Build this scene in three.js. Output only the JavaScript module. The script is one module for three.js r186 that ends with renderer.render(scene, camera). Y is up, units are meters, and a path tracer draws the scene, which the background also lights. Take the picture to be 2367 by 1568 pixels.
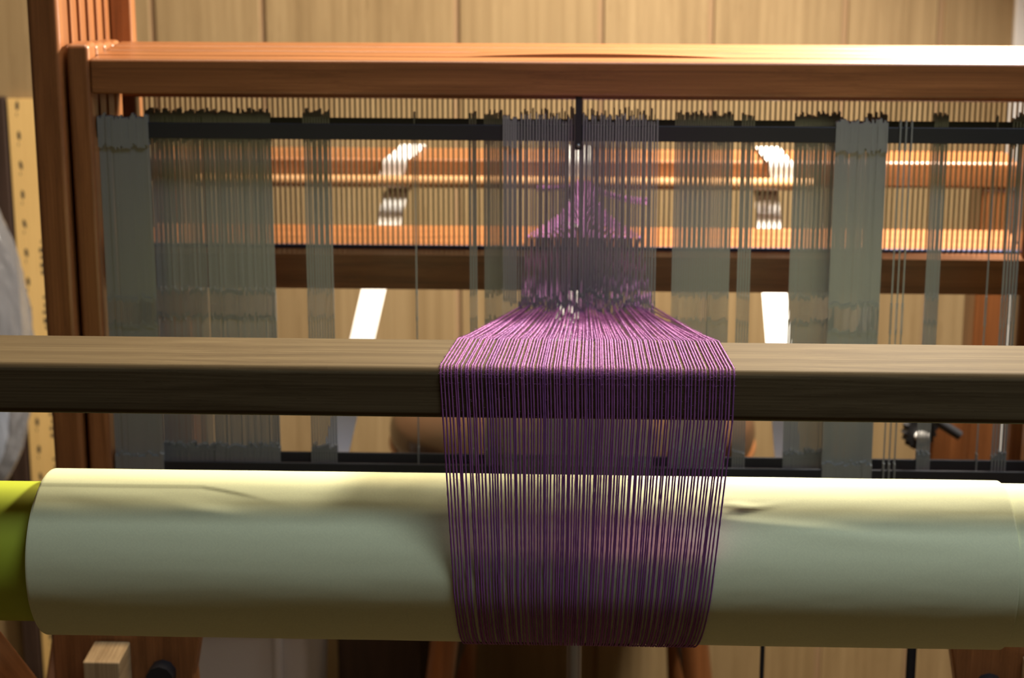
import * as THREE from 'three';
import { RoundedBoxGeometry } from 'three/addons/geometries/RoundedBoxGeometry.js';
import { mergeGeometries } from 'three/addons/utils/BufferGeometryUtils.js';
import { RectAreaLightUniformsLib } from 'three/addons/lights/RectAreaLightUniformsLib.js';
import { ImprovedNoise } from 'three/addons/math/ImprovedNoise.js';

// ------------------------------------------------------------------ camera, exposure, lights
const scene = new THREE.Scene();
scene.background = new THREE.Color(0x000000);
const camera = new THREE.PerspectiveCamera(2 * Math.atan(784 / 4800) * 180 / Math.PI, 2367 / 1568, 0.05, 20);
camera.rotation.order = 'YXZ';
camera.position.set(0.014, 1.45, 2.0);
camera.rotation.set(-15.4 * Math.PI / 180, 2.25 * Math.PI / 180, 0);
camera.filmGauge = 23.6;                       // a small-sensor camera with a 48 mm lens
camera.focus = 1.6;
camera.userData.fStop = 5.6;
scene.add(camera);

const renderer = new THREE.WebGLRenderer({ antialias: true });
renderer.toneMapping = THREE.LinearToneMapping;
renderer.toneMappingExposure = 2.1;
renderer.shadowMap.enabled = true;
RectAreaLightUniformsLib.init();

const WORK = { at: [0.50, 1.56, -0.36], aim: [-0.14, 0.84, 0.01], w: 0.20, h: 0.14, color: 0xfff2e0, power: 285 };
const CEIL = { at: [-0.1, 2.40, -0.14], w: 1.0, h: 0.35, color: 0xffe2c0, power: 10 };
const COOL = { at: [0.55, 2.40, 0.86], w: 1.1, h: 0.3, color: 0xdceaff, power: 6.9 };
function areaLight(at, aim, w, h, color, power) {
  const l = new THREE.RectAreaLight(color, power, w, h);
  l.position.set(...at); l.lookAt(...aim); l.castShadow = true; scene.add(l);
  return l;
}

// ------------------------------------------------------------------ helpers
let seed = 7;
const rnd = () => { seed = (seed * 1664525 + 1013904223) >>> 0; return seed / 4294967296; };
const rr = (a, b) => a + (b - a) * rnd();
const lerp = (a, b, t) => a + (b - a) * t;
const noise = new ImprovedNoise();
const fbm = (x, y, z) => noise.noise(x, y, z) + 0.5 * noise.noise(2.03 * x, 2.03 * y, 2.03 * z + 7) + 0.25 * noise.noise(4.1 * x, 4.1 * y, 4.1 * z + 13);
const taken = new Map();
function numbered(name) { const n = taken.get(name) ?? 0; taken.set(name, n + 1); return n ? name + '_' + String(n).padStart(3, '0') : name; }
function mesh(name, geo, mat, parent = scene) {
  const m = new THREE.Mesh(Array.isArray(geo) ? (geo.length > 1 ? mergeGeometries(geo.map((g) => g.index ? g.toNonIndexed() : g)) : geo[0]) : geo, mat);
  m.name = parent === scene ? numbered(name) : name;
  m.castShadow = m.receiveShadow = true;
  parent.add(m);
  return m;
}
function tag(o, label, category, group, kind) {
  if (label) o.userData.label = label;
  if (category) o.userData.category = category;
  if (group) o.userData.group = group;
  if (kind) o.userData.kind = kind;
  return o;
}
function thing(name, label, category, pos = [0, 0, 0], group) {
  const g = new THREE.Group(); g.name = numbered(name); g.position.set(...pos); scene.add(g);
  return tag(g, label, category, group);
}
function struct(name, geo, mat) { const m = mesh(name, geo, mat); m.userData.kind = 'structure'; return m; }

// uv in metres: u runs along the grain axis, v across it
function metreUV(g, axis, ou = rnd() * 3, ov = rnd() * 3) {
  const p = g.attributes.position, n = g.attributes.normal, uv = new Float32Array(p.count * 2);
  for (let i = 0; i < p.count; i++) {
    const c = [p.getX(i), p.getY(i), p.getZ(i)], a = [Math.abs(n.getX(i)), Math.abs(n.getY(i)), Math.abs(n.getZ(i))];
    const o = [0, 1, 2].filter((k) => k !== axis);
    const pick = a[o[0]] > a[o[1]] ? o[1] : o[0];
    uv[2 * i] = c[axis] + ou; uv[2 * i + 1] = c[pick] + ov + (pick === o[0] ? 0 : 0.37);
  }
  g.setAttribute('uv', new THREE.BufferAttribute(uv, 2));
  return g;
}
// a box between two corners with rounded edges
function bar(x0, x1, y0, y1, z0, z1, axis = 0, r = 0.002, seg = 2) {
  const g = new RoundedBoxGeometry(x1 - x0, y1 - y0, z1 - z0, seg, Math.min(r, (x1 - x0) / 2.02, (y1 - y0) / 2.02, (z1 - z0) / 2.02));
  g.translate((x0 + x1) / 2, (y0 + y1) / 2, (z0 + z1) / 2);
  return metreUV(g, axis);
}
function plainBox(x0, x1, y0, y1, z0, z1) { const g = new THREE.BoxGeometry(x1 - x0, y1 - y0, z1 - z0); g.translate((x0 + x1) / 2, (y0 + y1) / 2, (z0 + z1) / 2); return g; }
// a board of width w (in its plane) and thickness t from a to b, lying in the plane x = const
function sideBoard(x0, x1, ya, za, yb, zb, w, r = 0.004) {
  const L = Math.hypot(yb - ya, zb - za), g = new RoundedBoxGeometry(x1 - x0, L, w, 2, r);
  metreUV(g, 1);
  g.rotateX(Math.atan2(zb - za, yb - ya)); g.translate((x0 + x1) / 2, (ya + yb) / 2, (za + zb) / 2);
  return g;
}
function rod(ax, ay, az, bx, by, bz, r, n = 12) {
  const a = new THREE.Vector3(ax, ay, az), b = new THREE.Vector3(bx, by, bz), d = b.clone().sub(a);
  const g = new THREE.CylinderGeometry(r, r, d.length(), n);
  g.applyQuaternion(new THREE.Quaternion().setFromUnitVectors(new THREE.Vector3(0, 1, 0), d.normalize()));
  g.translate((ax + bx) / 2, (ay + by) / 2, (az + bz) / 2);
  return g;
}
// a yarn: a tube of n sides along points, its radius uneven as spun yarn is
function yarn(pts, r, n = 5, rough = 0.16) {
  const P = [], N = [], I = [], m = pts.length;
  const t = new THREE.Vector3(), u = new THREE.Vector3(), v = new THREE.Vector3(), side = new THREE.Vector3(1, 0, 0);
  for (let i = 0; i < m; i++) {
    t.copy(pts[Math.min(i + 1, m - 1)]).sub(pts[Math.max(i - 1, 0)]).normalize();
    u.copy(side).addScaledVector(t, -side.dot(t)).normalize(); v.crossVectors(t, u);
    const k = r * (1 + rough * (rnd() * 2 - 1)), twist = i * 0.7;
    for (let j = 0; j < n; j++) {
      const a = twist + j / n * 2 * Math.PI, c = Math.cos(a), s = Math.sin(a);
      P.push(pts[i].x + k * (u.x * c + v.x * s), pts[i].y + k * (u.y * c + v.y * s), pts[i].z + k * (u.z * c + v.z * s));
      N.push(u.x * c + v.x * s, u.y * c + v.y * s, u.z * c + v.z * s);
      if (i < m - 1) { const a0 = i * n + j, a1 = i * n + (j + 1) % n; I.push(a0, a1, a0 + n, a1, a1 + n, a0 + n); }
    }
  }
  const g = new THREE.BufferGeometry();
  g.setAttribute('position', new THREE.Float32BufferAttribute(P, 3)); g.setAttribute('normal', new THREE.Float32BufferAttribute(N, 3)); g.setIndex(I);
  return g;
}
function densify(list, step) {
  const out = [];
  for (let i = 0; i < list.length - 1; i++) {
    const a = list[i], b = list[i + 1], k = Math.max(1, Math.round(a.distanceTo(b) / step));
    for (let j = 0; j < k; j++) out.push(a.clone().lerp(b, j / k));
  }
  out.push(list[list.length - 1].clone());
  return out;
}
// a ribbon with thickness that follows points (normal in the y-z plane)
function ribbon(pts, w, th) {
  const g = [], P = [], I = [];
  const t = new THREE.Vector3();
  pts.forEach((p, i) => {
    t.copy(pts[Math.min(i + 1, pts.length - 1)]).sub(pts[Math.max(i - 1, 0)]).normalize();
    const ny = -t.z, nz = t.y, l = Math.hypot(ny, nz) || 1;
    for (const [sx, s] of [[-1, 1], [1, 1], [1, -1], [-1, -1]]) P.push(p.x + sx * w / 2, p.y + s * th / 2 * ny / l, p.z + s * th / 2 * nz / l);
    if (i < pts.length - 1) for (let k = 0; k < 4; k++) { const a = i * 4 + k, b = i * 4 + (k + 1) % 4; I.push(a, b, a + 4, b, b + 4, a + 4); }
  });
  const e = (pts.length - 1) * 4; I.push(0, 2, 1, 0, 3, 2, e, e + 1, e + 2, e, e + 2, e + 3);
  let q = new THREE.BufferGeometry(); q.setAttribute('position', new THREE.Float32BufferAttribute(P, 3)); q.setIndex(I);
  q = q.toNonIndexed(); q.computeVertexNormals();
  const uv = new Float32Array(q.attributes.position.count * 2);
  for (let i = 0; i < uv.length / 2; i++) { uv[2 * i] = q.attributes.position.getX(i) * 8; uv[2 * i + 1] = q.attributes.position.getY(i) * 8; }
  q.setAttribute('uv', new THREE.BufferAttribute(uv, 2));
  return q;
}

// ------------------------------------------------------------------ procedural textures
function grainTexture(sizeU, sizeV, seedZ, streak, contrast) {      // wood: long fibres along u, slow bands across v, a few darker pores
  const W = 1024, H = 512, d = new Uint8Array(W * H * 4);
  for (let y = 0; y < H; y++) for (let x = 0; x < W; x++) {
    const u = x / W * 6.283185, v = y / H * 6.283185;
    const cu = Math.cos(u), su = Math.sin(u), cv = Math.cos(v), sv = Math.sin(v);
    const bend = 0.35 * noise.noise(cu * 0.8 + seedZ, su * 0.8, cv * 0.7 + sv);
    const band = noise.noise(cv * 2.2 + bend + seedZ, sv * 2.2 + bend, cu * 0.35);
    const fib = noise.noise(cv * streak, sv * streak + seedZ, cu * 1.1 + su * 0.7);
    const fine = noise.noise(cv * streak * 3.1 + 5, sv * streak * 3.1, cu * 3 + su * 2 + seedZ);
    let k = 0.84 + contrast * (0.5 * band + 0.5 * fib + 0.35 * fine);
    if (fine > 0.42) k -= contrast * 0.5;
    k = Math.max(0.2, Math.min(1, k));
    const i = (y * W + x) * 4;
    d[i] = 255 * k; d[i + 1] = 255 * Math.pow(k, 1.15); d[i + 2] = 255 * Math.pow(k, 1.4); d[i + 3] = 255;
  }
  const t = new THREE.DataTexture(d, W, H, THREE.RGBAFormat);
  t.wrapS = t.wrapT = THREE.RepeatWrapping; t.magFilter = THREE.LinearFilter; t.minFilter = THREE.LinearMipmapLinearFilter; t.generateMipmaps = true;
  t.colorSpace = THREE.SRGBColorSpace; t.repeat.set(1 / sizeU, 1 / sizeV); t.needsUpdate = true;
  return t;
}
const grainFine = grainTexture(0.5, 0.16, 1.3, 14, 0.22);
const grainPanel = grainTexture(1.6, 0.45, 4.7, 8, 0.13);
function speckTexture(size, base, amp, seedZ) {
  const W = 256, d = new Uint8Array(W * W * 4);
  for (let y = 0; y < W; y++) for (let x = 0; x < W; x++) {
    const u = x / W * 6.283185, v = y / W * 6.283185;
    const n = noise.noise(Math.cos(u) * 3 + seedZ, Math.sin(u) * 3 + Math.cos(v) * 3, Math.sin(v) * 3) * 0.6 + (rnd() - 0.5) * 0.8;
    const k = Math.max(0, Math.min(1, base + amp * n)), i = (y * W + x) * 4;
    d[i] = d[i + 1] = d[i + 2] = 255 * k; d[i + 3] = 255;
  }
  const t = new THREE.DataTexture(d, W, W, THREE.RGBAFormat);
  t.wrapS = t.wrapT = THREE.RepeatWrapping; t.magFilter = THREE.LinearFilter; t.minFilter = THREE.LinearMipmapLinearFilter; t.generateMipmaps = true;
  t.colorSpace = THREE.SRGBColorSpace; t.repeat.set(1 / size, 1 / size); t.needsUpdate = true;
  return t;
}
const speck = speckTexture(0.03, 0.95, 0.035, 2.1);

const lin = (r, g, b) => new THREE.Color().setRGB(r, g, b);
const M = {
  cherry: new THREE.MeshPhysicalMaterial({ color: lin(0.345, 0.135, 0.043), map: grainFine, roughness: 0.42, clearcoat: 0.35, clearcoatRoughness: 0.28 }),
  cherryPale: new THREE.MeshPhysicalMaterial({ color: lin(0.14, 0.105, 0.05), map: grainFine, roughness: 0.85, specularIntensity: 0.35 }),
  pine: new THREE.MeshStandardMaterial({ color: lin(0.62, 0.46, 0.25), map: grainFine, roughness: 0.7 }),
  panel: new THREE.MeshStandardMaterial({ color: lin(0.405, 0.30, 0.158), map: grainPanel, roughness: 0.55 }),
  panelB: new THREE.MeshStandardMaterial({ color: lin(0.39, 0.288, 0.15), map: grainPanel, roughness: 0.55 }),
  panelBack: new THREE.MeshStandardMaterial({ color: lin(0.27, 0.175, 0.09), roughness: 0.8 }),
  blackSteel: new THREE.MeshStandardMaterial({ color: lin(0.020, 0.022, 0.026), roughness: 0.45, metalness: 0.3 }),
  heddle: new THREE.MeshStandardMaterial({ color: lin(0.27, 0.292, 0.30), roughness: 0.45, metalness: 0.55 }),
  dent: new THREE.MeshStandardMaterial({ color: lin(0.36, 0.31, 0.24), roughness: 0.4, metalness: 0.7 }),
  steel: new THREE.MeshStandardMaterial({ color: lin(0.35, 0.35, 0.34), roughness: 0.35, metalness: 0.9 }),
  navy: new THREE.MeshStandardMaterial({ color: lin(0.025, 0.05, 0.14), roughness: 0.8 }),
  strap: new THREE.MeshStandardMaterial({ color: lin(0.82, 0.82, 0.80), map: speck, roughness: 0.9 }),
  paper: new THREE.MeshStandardMaterial({ color: lin(0.78, 0.82, 0.49), map: speck, roughness: 0.85, side: THREE.DoubleSide }),
  lime: new THREE.MeshStandardMaterial({ color: lin(0.41, 0.50, 0.028), roughness: 0.6 }),
  leather: new THREE.MeshPhysicalMaterial({ color: lin(0.06, 0.026, 0.012), roughness: 0.38, clearcoat: 0.3 }),
  tote: new THREE.MeshStandardMaterial({ color: lin(0.55, 0.57, 0.62), roughness: 0.6 }),
  darkWood: new THREE.MeshStandardMaterial({ color: lin(0.055, 0.03, 0.02), map: grainFine, roughness: 0.6 }),
  white: new THREE.MeshStandardMaterial({ color: lin(0.7, 0.7, 0.68), roughness: 0.5 }),
  ceiling: new THREE.MeshStandardMaterial({ color: lin(0.32, 0.30, 0.26), roughness: 0.95 }),
  plaster: new THREE.MeshStandardMaterial({ color: lin(0.12, 0.095, 0.065), roughness: 0.95 }),
  carpet: new THREE.MeshStandardMaterial({ color: lin(0.18, 0.13, 0.07), roughness: 1 }),
  bag: new THREE.MeshPhysicalMaterial({ color: lin(0.62, 0.64, 0.68), roughness: 0.16, transmission: 0.82, thickness: 0, ior: 1.5, side: THREE.DoubleSide }),
};
const yarnMats = [[0.27, 0.085, 0.25], [0.24, 0.075, 0.23], [0.30, 0.105, 0.275], [0.225, 0.075, 0.24]].map(([r, g, b]) => new THREE.MeshPhysicalMaterial({ color: lin(r, g, b), roughness: 0.85, sheen: 0.1, sheenRoughness: 0.5, sheenColor: lin(0.5, 0.3, 0.5) }));

// ------------------------------------------------------------------ the room
const RX0 = -2.1, RX1 = 2.2, RZ0 = -1.0, RZ1 = 3.6, RH = 2.45;
struct('floor', metreUV(plainBox(RX0 - 0.1, RX1 + 0.1, -0.1, 0, RZ0 - 0.15, RZ1 + 0.1), 0), M.carpet);
struct('ceiling', metreUV(plainBox(RX0 - 0.1, RX1 + 0.1, RH, RH + 0.1, RZ0 - 0.15, RZ1 + 0.1), 0), M.ceiling);
struct('wall_left', metreUV(plainBox(RX0 - 0.1, RX0, 0, RH, RZ0 - 0.15, RZ1 + 0.1), 1), M.plaster);
struct('wall_right', metreUV(plainBox(RX1, RX1 + 0.1, 0, RH, RZ0 - 0.15, RZ1 + 0.1), 1), M.plaster);
struct('wall_front', metreUV(plainBox(RX0, RX1, 0, RH, RZ1, RZ1 + 0.1), 1), M.plaster);
{
  const w = new THREE.Group(); w.name = 'wall_back'; w.userData.kind = 'structure'; scene.add(w);
  mesh('backing', plainBox(RX0, RX1, 0, RH, RZ0 - 0.12, RZ0 - 0.004), M.panelBack, w);
  const e = [RX0, -1.84, -1.53, -1.32, -1.07, -0.864, -0.6253, -0.465, -0.1838, 0.0242, 0.1818, 0.3725, 0.5091, 0.70, 0.96, 1.17, 1.33, 1.62, 1.83, RX1];
  for (let i = 0; i < e.length - 1; i++) mesh('panel', bar(e[i] + 0.0045, e[i + 1] - 0.0045, 0, RH, RZ0 - 0.006, RZ0, 1, 0.0015, 1), i % 3 === 1 ? M.panelB : M.panel, w);
}
struct('trim_1', bar(0.610, 0.672, 0, RH, RZ0, RZ0 + 0.018, 1, 0.004), M.white);

// lamps: housing, glowing face and a light of the same size just in front of it
function areaFixture(name, label, L, aim, depth, glow) {
  const g = thing(name, label, 'lamp');
  const at = new THREE.Vector3(...L.at), to = new THREE.Vector3(...aim), d = to.clone().sub(at).normalize();
  const q = new THREE.Object3D(); q.position.copy(at); q.lookAt(to); q.updateMatrix();
  const put = (geo, off) => { geo.translate(0, 0, off); geo.applyMatrix4(q.matrix); return geo; };
  mesh('housing', put(new RoundedBoxGeometry(L.w + 0.05, L.h + 0.05, depth, 2, 0.01), -depth / 2 - 0.012), M.white, g);
  const em = new THREE.MeshStandardMaterial({ color: 0x222222, emissive: new THREE.Color(L.color), emissiveIntensity: glow, roughness: 0.6 });
  mesh('diffuser', put(new THREE.BoxGeometry(L.w, L.h, 0.008), -0.007), em, g);
  const p = at.clone().addScaledVector(d, 0.003);
  areaLight(p.toArray(), p.clone().add(d).toArray(), L.w, L.h, L.color, L.power);
  return g;
}
{
  const g = areaFixture('work_lamp', 'warm work lamp with a flat white head hung above the breast beam', WORK, WORK.aim, 0.05, 2);
  mesh('hanging_rod', rod(WORK.at[0], WORK.at[1] + 0.05, WORK.at[2] - 0.03, WORK.at[0], RH, WORK.at[2] - 0.03, 0.008), M.steel, g);
  areaFixture('ceiling_light', 'warm flat ceiling light above the loom', CEIL, [CEIL.at[0], 0, CEIL.at[2] - 0.001], 0.04, 1);
  areaFixture('ceiling_light', 'cool white square ceiling light in front of the loom', COOL, [COOL.at[0], 0, COOL.at[2] - 0.001], 0.04, 1);
}

// ------------------------------------------------------------------ the loom frame
const loom = thing('floor_loom', 'reddish cherry wood floor loom with slotted castle posts and heavy back beam', 'loom');
{
  for (const s of [-1, 1]) {
    const X = (a, b) => s < 0 ? [a, b] : [-b, -a];
    // castle post: outer plank and the slotted comb that guides the shafts
    const [p0, p1] = X(-0.5338, -0.5026);
    const post = mesh('castle_post', bar(p0, p1, 0.03, 1.42, -0.245, 0.004, 1, 0.006, 3), M.cherry, loom);
    for (let k = 0; k < 5; k++) { const [f0, f1] = X(-0.5026, -0.4993); mesh('guide_strip', bar(f0, f1, 0.72, 1.40, -0.046 - 0.036 * k, -0.032 - 0.036 * k, 1, 0.001, 1), M.cherry, post); }
    const [e0, e1] = X(-0.5026, -0.479); mesh('guide_block', bar(e0, e1, 0.70, 1.2345, -0.232, -0.208, 1, 0.003), M.cherry, post);
    // crossed legs, uprights for the two beams
    const [l0, l1] = X(-0.534, -0.51);
    mesh('leg', sideBoard(l0, l1, 0.775, 0.43, 0.03, -0.40, 0.075), M.cherry, loom);
    mesh('leg', sideBoard(...X(-0.559, -0.536), 0.93, -0.47, 0.03, 0.44, 0.075), M.cherry, loom);
    mesh('beam_upright', bar(...X(-0.559, -0.536), 0.62, 0.995, 0.385, 0.465, 1, 0.004), M.cherry, loom);
    mesh('breast_upright', bar(...X(-0.515, -0.474), 0.60, 0.9693, -0.505, -0.432, 1, 0.004), M.cherry, loom);
    mesh('end_block', bar(...X(-0.4647, -0.4295), 0.575, 0.6315, 0.150, 0.20, 2, 0.002), M.pine, loom);
    const c = mesh('corner_board', (() => {
      const sh = new THREE.Shape(); const a = [[-0.505, 0.10], [-0.505, 0.70], [-0.352, 0.70], [-0.371, 0.596], [-0.366, 0.50], [-0.366, 0.10]];
      a.forEach(([x, y], i) => i ? sh.lineTo(-s * x, y) : sh.moveTo(-s * x, y));
      const g = new THREE.ExtrudeGeometry(sh, { depth: 0.022, bevelEnabled: true, bevelSize: 0.002, bevelThickness: 0.002, bevelSegments: 1 });
      g.translate(0, 0, 0.124); return metreUV(g, 1);
    })(), M.cherry, loom);
    const kn = new THREE.CylinderGeometry(0.0135, 0.0135, 0.018, 10); kn.rotateX(Math.PI / 2); kn.translate(-s * -0.3995, 0.5985, 0.157);
    mesh('bolt_knob', kn, M.blackSteel, c);
  }
  mesh('back_beam', bar(-0.535, 0.535, 0.9632, 1.0042, 0.382, 0.470, 0, 0.006, 4), M.cherryPale, loom);
  mesh('breast_beam', bar(-0.515, 0.515, 0.9695, 1.0015, -0.505, -0.430, 0, 0.004, 3), M.cherry, loom);
  mesh('castle_crossbar', bar(-0.50, 0.50, 0.62, 0.66, -0.24, -0.20, 0, 0.003), M.cherry, loom);
  mesh('floor_stretcher', bar(-0.535, 0.535, 0.06, 0.12, -0.30, -0.27, 0, 0.003), M.cherry, loom);
  // cloth beam with its ratchet
  const cb = rod(-0.50, 0.60, -0.17, 0.50, 0.60, -0.17, 0.035, 28); mesh('cloth_roller', metreUV(cb, 0), M.cherry, loom);
}
{ // bracket, ratchet wheel and pawl on the breast-beam side
  const b = mesh('cloth_bracket', bar(0.424, 0.472, 0.60, 0.735, -0.455, -0.41, 1, 0.006, 3), M.cherry, loom);
  const sh = new THREE.Shape();
  for (let i = 0; i < 32; i++) { const a = i / 32 * 2 * Math.PI, r = i % 2 ? 0.0205 : 0.0245; i ? sh.lineTo(r * Math.cos(a), r * Math.sin(a)) : sh.moveTo(r, 0); }
  const g = new THREE.ExtrudeGeometry(sh, { depth: 0.01, bevelEnabled: false }); g.rotateY(0.5); g.translate(0.408, 0.682, -0.40);
  const w = mesh('ratchet_wheel', g, M.blackSteel, b);
  const bolt = new THREE.SphereGeometry(0.0085, 14, 10); bolt.scale(1.2, 0.8, 0.7); bolt.translate(0.412, 0.676, -0.388); mesh('bolt_cap', bolt, M.white, w);
  mesh('pawl', rod(0.415, 0.704, -0.392, 0.458, 0.676, -0.392, 0.006, 10), M.blackSteel, b);
}

// ------------------------------------------------------------------ four shaft frames
const SH = [-0.0165, -0.0515, -0.087, -0.1225];      // mid-depth of each frame
function crownedRail(x0, x1, y0, y1, z0, z1, lift) {
  const g = new THREE.BoxGeometry(x1 - x0, y1 - y0, z1 - z0, 80, 1, 1); g.translate((x0 + x1) / 2, (y0 + y1) / 2, (z0 + z1) / 2);
  const p = g.attributes.position;
  for (let i = 0; i < p.count; i++) { const t = (p.getX(i) + 0.11) / 0.255; if (t > 0 && t < 1) p.setY(i, p.getY(i) + lift * Math.pow(Math.sin(Math.PI * t), 0.8)); }
  g.computeVertexNormals();
  return metreUV(g, 0);
}
SH.forEach((z, k) => {
  const f = thing('shaft_frame', ['foremost wooden shaft frame on the warp roller side, dense heddles over its black bar', 'second wooden shaft frame with a slightly bowed top rail', 'third wooden shaft frame carrying no heddles', 'rear wooden shaft frame carrying no heddles, beside the reed'][k], 'shaft frame', [0, 0, 0], 'shaft frames hung in the castle');
  const z0 = z - 0.0155, z1 = z + 0.0155;
  for (const s of [-1, 1]) mesh('stile', bar(s < 0 ? -0.4988 : 0.4763, s < 0 ? -0.4763 : 0.4988, 0.66, [1.1905, 1.1862, 1.1822, 1.1785][k], z0, z1, 1, 0.0045, 3), M.cherry, f);
  mesh('top_rail', k === 1 ? crownedRail(-0.4762, 0.4762, 1.1422, 1.1760, z0, z1, 0.0034) : bar(-0.4762, 0.4762, 1.1422, 1.1764, z0, z1, 0, 0.003, 3), M.cherry, f);
  mesh('bottom_rail', bar(-0.4762, 0.4762, 0.68, 0.71, z0, z1, 0, 0.003), M.cherry, f);
  if (k < 2) {
    mesh('heddle_bar', bar(-0.476, 0.476, 1.0962, 1.1122, z - 0.0015, z + 0.0015, 0, 0.001), M.blackSteel, f);
    mesh('heddle_bar', bar(-0.476, 0.476, 0.744, 0.760, z - 0.0015, z + 0.0015, 0, 0.001), M.blackSteel, f);
    if (k === 0) {
      const h = mesh('bar_hook', [bar(-0.0032, 0.0032, 1.090, 1.1424, -0.0065, -0.0045, 1, 0.0008), bar(-0.0032, 0.0032, 1.0895, 1.0925, z - 0.006, -0.0045, 1, 0.0008), bar(-0.0032, 0.0032, 1.0895, 1.100, z - 0.0075, z - 0.0055, 1, 0.0008)], M.blackSteel, f);
      tag(h, 'flat black steel hook');
      const rv = new THREE.SphereGeometry(0.0022, 8, 6); rv.translate(0, 1.094, -0.0045); mesh('rivet', rv, M.steel, h);
    }
  }
});

// ------------------------------------------------------------------ heddles: flat steel with an end loop round each bar and an eye
const heddleGeo = (half) => {
  const ring = (h, d, w, t) => {                      // an oblong loop seen edge-on from the front: sides before and behind the bar
    const g = [];
    g.push(plainBox(-w / 2, w / 2, -h / 2, h / 2, d / 2 - t, d / 2), plainBox(-w / 2, w / 2, -h / 2, h / 2, -d / 2, -d / 2 + t), plainBox(-w / 2, w / 2, h / 2 - 0.0015, h / 2, -d / 2 + t, d / 2 - t), plainBox(-w / 2, w / 2, -h / 2, -h / 2 + 0.0015, -d / 2 + t, d / 2 - t));
    return g;
  };
  const g = [];
  for (const r of ring(0.030, 0.0075, 2 * half, 0.0007)) { r.translate(0, 1.1035, 0); g.push(r); }
  for (const r of ring(0.030, 0.0075, 2 * half, 0.0007)) { r.translate(0, 0.7525, 0); g.push(r); }
  g.push(plainBox(-half, half, 0.935, 1.0887, -0.0004, 0.0004), plainBox(-half, half, 0.7673, 0.903, -0.0004, 0.0004));
  // the eye: two cheeks and a closed head and foot
  g.push(plainBox(-0.00096, -0.00034, 0.903, 0.935, -0.0014, 0.0014), plainBox(0.00034, 0.00096, 0.903, 0.935, -0.0014, 0.0014), plainBox(-0.00034, 0.00034, 0.9305, 0.935, -0.0012, 0.0012), plainBox(-0.00034, 0.00034, 0.903, 0.9075, -0.0012, 0.0012));
  const m = mergeGeometries(g.map((q) => q.toNonIndexed())); m.translate(0, -0.919, 0); return m;
};
const wideHeddle = heddleGeo(0.00094), slimHeddle = heddleGeo(0.0007);
let heddleCount = 0;
function heddle(x, k, label, slim, dy = 0) {
  const m = mesh('heddle', slim ? slimHeddle : wideHeddle, M.heddle);
  m.position.set(x, 0.919 + dy, SH[k] + (slim ? 0 : rr(-0.0006, 0.0006))); m.rotation.y = slim ? 0 : rr(-0.015, 0.015);
  tag(m, label, 'heddle', 'heddles: ' + label);
  heddleCount++;
}
function bunch(x0, x1, k, pitch, label) {
  const n = Math.round((x1 - x0) / pitch);
  for (let i = 0; i <= n; i++) heddle(lerp(x0, x1, i / n), k, label, false, rr(-0.0030, 0.0030));
}
bunch(-0.4735, -0.4250, 0, 0.00205, 'grey steel heddle in the thick front bunch pushed against the castle post');
bunch(-0.0731, -0.0612, 0, 0.0022, 'grey steel heddle in the narrow front bunch hugging the purple warp');
bunch(0.2515, 0.3000, 0, 0.00205, 'grey steel heddle in the wide front bunch standing free of the posts');
for (const x of [0.3130, 0.3185, 0.3240]) heddle(x, 0, 'one of three spaced steel heddles beside the free standing front bunch', true);
bunch(-0.4325, -0.3795, 1, 0.0024, 'grey steel heddle in the rear bunch touching the castle post bunch');
bunch(-0.3765, -0.3095, 1, 0.0022, 'grey steel heddle in the widest rear bunch, second away from the castle post');
bunch(-0.2750, -0.2500, 1, 0.0027, 'grey steel heddle in the narrow bunch between widest rear bunch and white strap');
heddle(-0.1640, 1, 'lone steel heddle hanging between a white strap and the warp', true);
bunch(-0.1085, -0.1030, 1, 0.0025, 'grey steel heddle in the tiny bunch beside the lone heddle');
bunch(-0.0935, -0.0770, 1, 0.0024, 'grey steel heddle in the rear bunch next to the front bunch at the warp');
bunch(0.0965, 0.1525, 1, 0.0024, 'grey steel heddle in the wide rear bunch between warp and white strap');
bunch(0.1625, 0.1735, 1, 0.0026, 'grey steel heddle in the narrow rear bunch just before a white strap');
bunch(0.2150, 0.2600, 1, 0.0023, 'grey steel heddle in the rear bunch half hidden by the free standing bunch');
bunch(0.2865, 0.3040, 1, 0.0024, 'grey steel heddle whose top shows behind the free standing front bunch');
bunch(0.3520, 0.3640, 1, 0.0026, 'grey steel heddle in the narrow bunch beside three spaced heddles');
heddle(0.4130, 1, 'lone steel heddle hanging above the ratchet wheel', true);
bunch(0.4290, 0.4420, 1, 0.0032, 'grey steel heddle in the last narrow bunch beyond the ratchet wheel');

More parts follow.
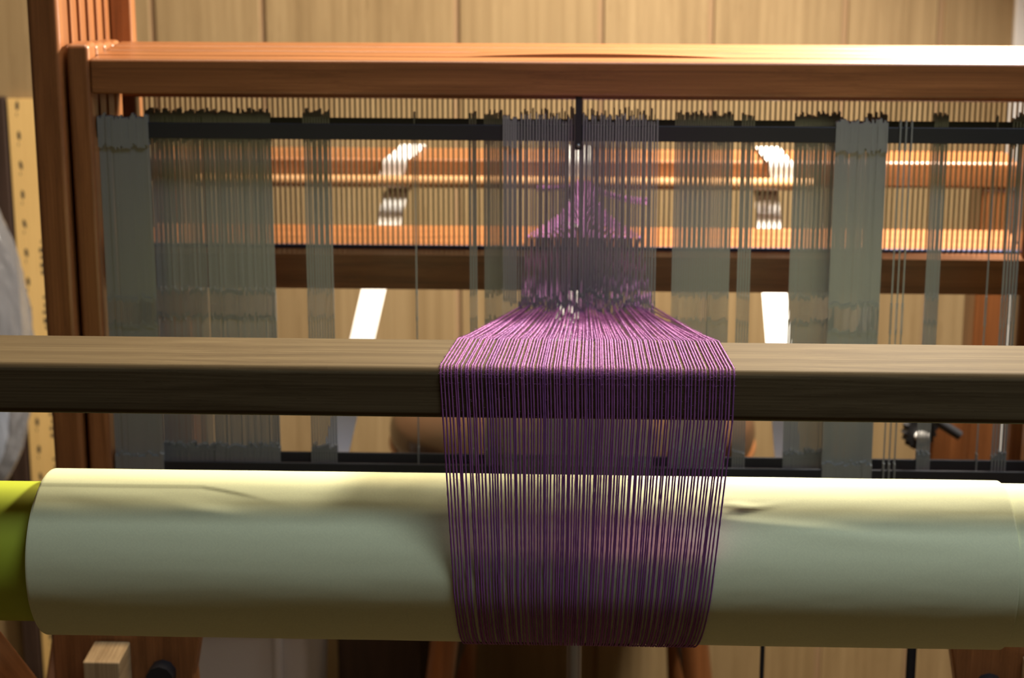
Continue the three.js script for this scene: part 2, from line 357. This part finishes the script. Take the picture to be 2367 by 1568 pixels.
// ------------------------------------------------------------------ warp: threads over the back beam, through heddle eyes and reed to the apron rod
const N = 95, RY = 0.822, RZ = 0.40, RR = 0.0688, TR = 0.00073;
const warp = thing('warp', 'purple yarn warp stretched from the pale roller over the back beam into the heddles', 'yarn warp');
{
  const fibres = [], R = RR + TR + 0.0009, by = 0.9645, bz = 0.470 + TR;
  const d = Math.hypot(by - RY, bz - RZ), phiT = Math.atan2(by - RY, bz - RZ) - Math.acos(R / d);
  for (let i = 0; i < N; i++) {
    const t0 = i / (N - 1), t = t0 + 0.02 * Math.sin(2 * Math.PI * t0) + rr(-0.0028, 0.0028) * (i % (N - 1) ? 1 : 0);
    const p = [], add = (x, y, z) => p.push(new THREE.Vector3(x, y, z));
    const xRoll = lerp(-0.0862, 0.1000, t), xb = lerp(-0.0995, 0.1236, t), xt = lerp(-0.1012, 0.1240, t), xf = lerp(-0.0929, 0.1167, t);
    const xMid = lerp(xb, xRoll, 0.55) + rr(-0.0007, 0.0007);
    for (let a = -2.6; a < phiT - 0.02; a += 0.07) add(a < -1.25 ? xRoll : lerp(xRoll, xMid, (a + 1.25) / (phiT + 1.25)), RY + R * Math.sin(a), RZ + R * Math.cos(a));
    add(xMid, RY + R * Math.sin(phiT), RZ + R * Math.cos(phiT));
    add(xb, by, bz);
    add(xt, 0.9975, bz);
    for (let a = 1; a <= 5; a++) { const q = a / 6 * Math.PI / 2; add(xt, 0.9982 + (0.006 + TR) * Math.sin(q), 0.464 + (0.006 + TR) * Math.cos(q)); }
    add(xt, 1.0042 + TR, 0.463);
    add(xf, 1.0042 + TR, 0.387);
    add(xf, 1.0030 + TR, 0.3815);
    // to the eye of its heddle
    const k = i % 2, te = i / (N - 1), xe = lerp(-0.0585, 0.0770, te) + rr(-0.0002, 0.0002), dy = rr(-0.003, 0.006);
    heddle(xe, k, k ? 'steel heddle on the rear bar with a purple warp thread through its eye' : 'steel heddle on the foremost bar with a purple warp thread through its eye', true, dy);
    add(xe, 0.919 + dy, SH[k] + 0.004); add(xe, 0.919 + dy, SH[k] - 0.004);
    const gw = lerp(-0.0553, 0.0664, te), gc = Math.round(gw / 0.0056) * 0.0056, gx = gc + (gw - gc) * 0.3;
    add(gx, 0.9515, -0.218); add(gx, 0.9520, -0.2345);
    add(lerp(gx, 0.004, 0.52), 0.960 + rr(-0.001, 0.001), -0.30);
    add(lerp(gx, 0.004, 0.80), 0.970 + rr(-0.002, 0.002), -0.36);
    add(lerp(-0.006, 0.0145, te), 0.9785 + rr(-0.003, 0.003), -0.408 + rr(-0.001, 0.001));
    const path = densify(p, 0.0045);
    for (const q of path) {
      const on = q.z > 0.02 && q.y > 0.91 ? (q.y > 0.99 || q.z < 0.38 ? 5 : q.y > 0.915 ? 0.7 : 0) : 0;
      for (let j = 0; j < on; j++) {
        if (on < 1 && rnd() > on) continue;
        const a = q.clone(); a.y += rr(-0.002, 0.002) * (q.y > 0.99 ? 0 : 1); a.z += rr(-0.002, 0.002) * (q.y > 0.99 ? 1 : 0);
        const b = a.clone().add(new THREE.Vector3(rr(-1.3, 1.3), rr(0, 0.9) * (q.y > 0.99 ? 1 : 0.3), rr(-1, 1) * (q.y > 0.99 ? 1 : 0) + rr(0, 0.6) * (q.y > 0.99 ? 0 : 1)).multiplyScalar(0.0012));
        fibres.push([a, b, b.clone().add(new THREE.Vector3(rr(-1, 1), rr(-0.2, 0.6), rr(-0.7, 0.7)).multiplyScalar(0.0013))]);
      }
    }
    mesh('warp_thread', yarn(path, TR, 5), yarnMats[Math.floor(rnd() * 4)], warp);
  }
  // fibres that stand off the yarn, too fine to pick apart
  const P = [], NN = [];
  for (const [a, b, c] of fibres) {
    const n = b.clone().sub(a).cross(new THREE.Vector3(rnd() - 0.5, rnd() - 0.5, rnd() - 0.5)).normalize(), m = n.clone().cross(b.clone().sub(a).normalize()), r = 0.00009;
    const ring = (p, q) => [0, 1, 2].map((j) => p.clone().addScaledVector(n, q * Math.cos(j * 2.0944)).addScaledVector(m, q * Math.sin(j * 2.0944)));
    const R = [ring(a, r), ring(b, r), ring(c, r * 0.4)];
    for (let k = 0; k < 2; k++) for (let j = 0; j < 3; j++) { const q = (j + 1) % 3; for (const v of [R[k][j], R[k][q], R[k + 1][j], R[k][q], R[k + 1][q], R[k + 1][j]]) P.push(v.x, v.y, v.z); }
  }
  const fg = new THREE.BufferGeometry(); fg.setAttribute('position', new THREE.Float32BufferAttribute(P, 3)); fg.computeVertexNormals();
  mesh('yarn_fuzz', fg, yarnMats[0], warp).userData.kind = 'stuff';
  // the loose ends beyond the knot
  const tail = (x1, y1, z1, droop) => {
    for (let j = 0; j < 7; j++) {
      const a = new THREE.Vector3(0.004 + rr(-0.004, 0.004), 0.979, -0.402), b = new THREE.Vector3(x1 + rr(-0.004, 0.004), y1 + rr(-0.003, 0.003), z1 + rr(-0.003, 0.003));
      const c = a.clone().lerp(b, 0.5); c.y -= droop * rr(0.8, 1.2);
      mesh('yarn_tail', yarn(new THREE.QuadraticBezierCurve3(a, c, b).getPoints(24), 0.0011, 5), yarnMats[j % 4], warp);
    }
  };
  tail(0.078, 0.958, -0.40, 0.010); tail(-0.048, 0.972, -0.40, 0.004);
}

// ------------------------------------------------------------------ reed and beater
{
  const b = thing('beater', 'cherry wood beater with a wide lit sley holding the reed', 'beater');
  const sh = new THREE.Shape(); [[0.199, 0.899], [0.199, 0.9375], [0.222, 0.9395], [0.222, 0.930], [0.232, 0.930], [0.232, 0.940], [0.305, 0.9475], [0.305, 0.899]].forEach(([z, y], i) => i ? sh.lineTo(z, y) : sh.moveTo(z, y));
  const g = new THREE.ExtrudeGeometry(sh, { depth: 0.966, bevelEnabled: false }); g.rotateY(Math.PI / 2); g.translate(-0.483, 0, 0);
  mesh('sley', metreUV(g, 0), M.cherry, b);
  mesh('hand_tree', bar(-0.502, 0.502, 1.1130, 1.159, -0.2475, -0.166, 0, 0.006), M.cherry, b);
  for (const s of [-1, 1]) mesh('sword', bar(s < 0 ? -0.502 : 0.484, s < 0 ? -0.484 : 0.502, 0.10, 1.1125, -0.268, -0.2495, 1, 0.003), M.cherry, b);
  const r = thing('reed', 'steel reed of fine upright wires set in the beater', 'reed');
  for (let i = 0; i < 170; i++) mesh('dent', plainBox(-0.0010 + (i - 84.5) * 0.0056, 0.0010 + (i - 84.5) * 0.0056, 0.937, 1.1115, -0.2290, -0.2245), M.dent, r);
  tag(mesh('edge_band', bar(-0.478, 0.478, 0.9315, 0.9420, -0.2312, -0.2228, 0, 0.001), M.navy, r), 'navy blue edge band');
  tag(mesh('edge_band', bar(-0.478, 0.478, 1.1060, 1.1115, -0.2312, -0.2228, 0, 0.001), M.navy, r), 'navy blue edge band');
}

// ------------------------------------------------------------------ apron rod and straps
tag(mesh('apron_rod', metreUV(rod(-0.46, 0.976, -0.4175, 0.275, 0.976, -0.4175, 0.0075, 20), 0), new THREE.MeshPhysicalMaterial({ color: lin(0.55, 0.31, 0.14), map: grainFine, roughness: 0.4, clearcoat: 0.3 })), 'slim pale wooden apron rod held against the breast beam by straps', 'rod');
for (const [xs, label] of [
  [[-0.229, -0.219, -0.213, -0.205, -0.205, -0.215, -0.222, -0.285], 'white apron strap beside the lone heddle, running down from the breast beam'],
  [[0.001, 0, 0, 0, 0, 0, -0.004, -0.026], 'white apron strap behind the purple knot of warp ends'],
  [[0.243, 0.235, 0.231, 0.226, 0.226, 0.223, 0.222, 0.240], 'white apron strap seen past the widest front bunch of heddles']]) {
  const yz = [[0.9685, -0.4262], [1.0005, -0.4268], [1.0042, -0.433], [1.0042, -0.503], [0.975, -0.5078], [0.9655, -0.495], [0.955, -0.440], [0.638, -0.165]];
  const v = yz.map(([y, z], i) => new THREE.Vector3(xs[i], y, z));
  tag(mesh('apron_strap', ribbon(new THREE.CatmullRomCurve3(densify(v, 0.02), false, 'centripetal').getPoints(120), 0.029, 0.0014), M.strap), label, 'strap', 'white apron straps');
}

// ------------------------------------------------------------------ warp roller wrapped in paper
{
  const w = thing('warp_roller', 'big pale mint paper covered warp roller with a lime green core', 'roller');
  const core = rod(-0.505, RY, RZ, 0.505, RY, RZ, 0.0578, 64);
  tag(mesh('core', core, M.lime, w), 'lime green core tube');
  // paper: a rolled sheet with soft creases; x edge bows a little
  const sheet = (x0, x1, R, th, crease) => {
    const nu = 420, nv = 200, P = [], UV = [], I = [];
    const put = (u, v, r) => { const a = (v / nv * 2 - 1) * Math.PI, bow = -0.0055 * Math.cos(a - 0.25) * (1 - 2 * u / nu); const x = lerp(x0, x1, u / nu) + bow; const rad = r + (crease ? crease(x, a) : 0); P.push(x, RY + rad * Math.sin(a), RZ + rad * Math.cos(a)); UV.push(x, a * R); };
    for (const r of [R, R - th]) for (let u = 0; u <= nu; u++) for (let v = 0; v <= nv; v++) put(u, v, r);
    const row = nv + 1, off = (nu + 1) * row;
    for (let u = 0; u < nu; u++) for (let v = 0; v < nv; v++) { const a = u * row + v, b = a + row; I.push(a, a + 1, b, b, a + 1, b + 1, off + a, off + b, off + a + 1, off + b, off + b + 1, off + a + 1); }
    for (const u of [0, nu]) for (let v = 0; v < nv; v++) { const a = u * row + v; u ? I.push(a, a + 1, off + a, off + a, a + 1, off + a + 1) : I.push(a, off + a, a + 1, off + a, off + a + 1, a + 1); }
    const g = new THREE.BufferGeometry(); g.setAttribute('position', new THREE.Float32BufferAttribute(P, 3)); g.setAttribute('uv', new THREE.Float32BufferAttribute(UV, 2)); g.setIndex(I); g.computeVertexNormals();
    return g;
  };
  const step = (d, w) => 1 / (1 + Math.exp(-d / w));
  const crease = (x, a) => {
    let r = 0.00035 * fbm(x * 7, a * 2.2, 3.3);
    // a lifted fold at the lime end: the sheet's lap ends in a crisp edge that runs off in a curve
    const e1 = 1.27 - Math.max(0, x + 0.30) * 3.2 - 14 * Math.max(0, x + 0.30) ** 2;
    const in1 = step(-0.262 - x, 0.008) * step(e1 - a, 0.006) * step(a - 0.80, 0.1);
    r -= 0.0007 * in1;
    r += 0.0006 * Math.exp(-(((x + 0.29) / 0.03) ** 2 + ((a - 0.88 + (x + 0.29) * 2) / 0.10) ** 2));
    // a ridge that sweeps along beside the warp and a small crumple at its start
    const e2 = 0.86 - (x - 0.10) * 1.5 + 2.0 * Math.max(0, x - 0.2) ** 2;
    r += 0.0011 * Math.exp(-(((a - e2) / 0.10) ** 2)) * step(x - 0.118, 0.006) * step(0.27 - x, 0.02);
    r += 0.0010 * Math.exp(-(((x - 0.132) / 0.012) ** 2 + ((a - 1.06) / 0.05) ** 2));
    r += 0.0006 * Math.exp(-(((a - 1.02 - (x - 0.14) * 3) / 0.035) ** 2)) * step(x - 0.120, 0.004) * step(0.160 - x, 0.006);
    return r;
  };
  mesh('paper_wrap', sheet(-0.4295, 0.3465, RR, 0.0006, crease), M.paper, w);
  mesh('paper_wrap', sheet(-0.40, 0.475, RR - 0.0024, 0.0006, null), M.paper, w);
}

// ------------------------------------------------------------------ stool, boxes, stick, bag behind the loom
{
  const s = thing('stool', 'round stool with dark brown padded seat and orange wooden legs beyond the loom', 'stool', [-0.01, 0, -0.70]);
  const prof = [[0.001, 0.545], [0.20, 0.545], [0.235, 0.556], [0.247, 0.575], [0.247, 0.592], [0.238, 0.606], [0.20, 0.617], [0.10, 0.622], [0.001, 0.623]].map(([r, y]) => new THREE.Vector2(r, y));
  const seat = new THREE.LatheGeometry(new THREE.SplineCurve(prof).getPoints(40), 64);
  mesh('seat', seat, M.leather, s);
  const st = new THREE.TorusGeometry(0.246, 0.004, 8, 64); st.rotateX(Math.PI / 2); st.translate(0, 0.565, 0); mesh('piping', st, M.cherry, s);
  for (const [sx, sz] of [[-1, 1], [1, 1], [1, -1], [-1, -1]]) mesh('leg', metreUV(rod(sx * 0.14, 0.55, sz * 0.12, sx * (sz > 0 ? 0.205 : 0.17), 0.0, sz * 0.19, 0.0185, 16), 1), M.cherry, s);
  for (const sz of [-1, 1]) mesh('rung', metreUV(rod(-0.165, 0.262, sz * 0.157, 0.165, 0.262, sz * 0.157, 0.010, 12), 0), M.darkWood, s);
  for (const sx of [-1, 1]) mesh('rung', metreUV(rod(sx * 0.158, 0.222, -0.16, sx * 0.178, 0.222, 0.16, 0.010, 12), 2), M.darkWood, s);
}
{
  const t = thing('storage_tote', 'grey plastic storage tote on the floor behind the loom', 'tote');
  const wall = (x0, x1, z0, z1) => { const g = new RoundedBoxGeometry(x1 - x0, 0.34, z1 - z0, 3, 0.012); const p = g.attributes.position; for (let i = 0; i < p.count; i++) { const k = 1 + 0.05 * (p.getY(i) / 0.17); p.setX(i, p.getX(i) * k); p.setZ(i, p.getZ(i) * k); } g.computeVertexNormals(); g.translate((x0 + x1) / 2, 0.171, (z0 + z1) / 2); return metreUV(g, 1); };
  mesh('body', wall(-0.70, -0.372, -0.84, -0.60), M.tote, t);
  mesh('lid', bar(-0.722, -0.356, 0.342, 0.362, -0.856, -0.584, 0, 0.008), M.tote, t);
  mesh('rib', bar(-0.412, -0.400, 0.03, 0.33, -0.598, -0.588, 1, 0.004), M.tote, t);
  const c = thing('wooden_chest', 'low dark brown wooden chest between grey tote and stool', 'chest');
  mesh('body', bar(-0.352, -0.232, 0.02, 0.34, -0.985, -0.80, 1, 0.004), M.darkWood, c);
  mesh('lid', bar(-0.350, -0.227, 0.341, 0.36, -0.99, -0.795, 0, 0.004), M.darkWood, c);
  mesh('plinth', bar(-0.347, -0.237, 0, 0.02, -0.98, -0.81, 0, 0.002), M.darkWood, c);
}
{ // upright tie rods of the shedding motion, behind the warp roller
  for (const [x, r, lab] of [[0.0, 0.0075, 'grey steel tie rod hanging under the middle of the warp'], [0.197, 0.0024, 'thin dark tie cord hanging beside the stool leg'], [0.352, 0.0052, 'dark steel tie rod hanging near the corner board']]) {
    const g = thing('tie_rod', lab, 'tie rod', [x, 0, SH[0]], 'tie rods under the shafts');
    mesh('shank', rod(0, 0.05, 0, 0, 0.66, 0, r, 12), x ? M.blackSteel : M.steel, g);
    mesh('eye', (() => { const q = new THREE.TorusGeometry(r + 0.004, 0.0016, 8, 20); q.translate(0, 0.667 + r, 0); return q; })(), M.steel, g);
  }
}
{ // printed measuring stick and a brown lath against the wall
  const W = 128, H = 2048, c = document.createElement('canvas'); c.width = W; c.height = H; const x = c.getContext('2d');
  x.fillStyle = '#d9b673'; x.fillRect(0, 0, W, H);
  for (let i = 0; i < 400; i++) { x.fillStyle = `rgba(150,110,50,${rr(0.02, 0.10)})`; x.fillRect(rr(0, W), rr(0, H), rr(1, 3), rr(60, 400)); }
  x.fillStyle = '#2b2a26';
  for (let i = 0; i < 22; i++) { const y = 12 + i * 92; x.beginPath(); x.ellipse(40, y + 8, 7, 14, rr(-0.3, 0.3), 0, 7); x.fill(); x.fillRect(34, y + 30, 4, 10); }
  for (let i = 0; i < 9; i++) { const y = 440 + i * 178; for (let j = 0; j < 5; j++) x.fillRect(100 + rr(-6, 4), y + j * 24, rr(10, 22), rr(8, 18)); }
  const t = new THREE.CanvasTexture(c); t.colorSpace = THREE.SRGBColorSpace;
  const mat = new THREE.MeshStandardMaterial({ map: t, roughness: 0.6 });
  const g = thing('measuring_stick', 'pale wooden measuring stick with black print standing against the wall', 'ruler');
  const b = plainBox(-0.842, -0.797, 0, 0.982, -0.998, -0.988);
  mesh('stick', b, mat, g);
  tag(mesh('lath', bar(-0.872, -0.846, 0, 0.985, -0.999, -0.985, 1, 0.002), M.darkWood), 'dark brown lath standing beside the pale measuring stick', 'lath');
}
{ // clear plastic bag hanging by the measuring stick
  const g = new THREE.SphereGeometry(1, 96, 120), p = g.attributes.position, v = new THREE.Vector3();
  for (let i = 0; i < p.count; i++) {
    v.fromBufferAttribute(p, i);
    const fold = 1 + 0.10 * noise.noise(v.x * 2.6, v.y * 1.6, v.z * 2.6) + 0.09 * Math.abs(noise.noise(v.x * 5, v.y * 3 + 4, v.z * 5)) + 0.05 * Math.abs(noise.noise(v.x * 11, v.y * 8, v.z * 11 + 9));
    const neck = 1 - 0.35 * Math.max(0, v.y) ** 2;
    p.setXYZ(i, v.x * 0.072 * fold * neck, v.y * 0.235, v.z * 0.055 * fold * neck);
  }
  g.computeVertexNormals(); g.translate(-0.866, 0.66, -0.86);
  const b = thing('plastic_bag', 'crumpled clear plastic bag hanging beside the measuring stick', 'bag');
  mesh('film', g, M.bag, b);
  const k = g.clone(); k.translate(0.866, -0.66, 0.86); k.scale(0.55, 0.45, 0.5); k.translate(-0.875, 0.55, -0.86);
  tag(mesh('contents', k, new THREE.MeshStandardMaterial({ color: lin(0.40, 0.45, 0.52), roughness: 0.8 }), b), 'pale blue grey fibre inside');
  mesh('tie', rod(-0.862, 0.90, -0.86, -0.90, 1.02, -0.992, 0.003, 8), M.white, b);
}

console.log('heddles', heddleCount);
renderer.render(scene, camera);
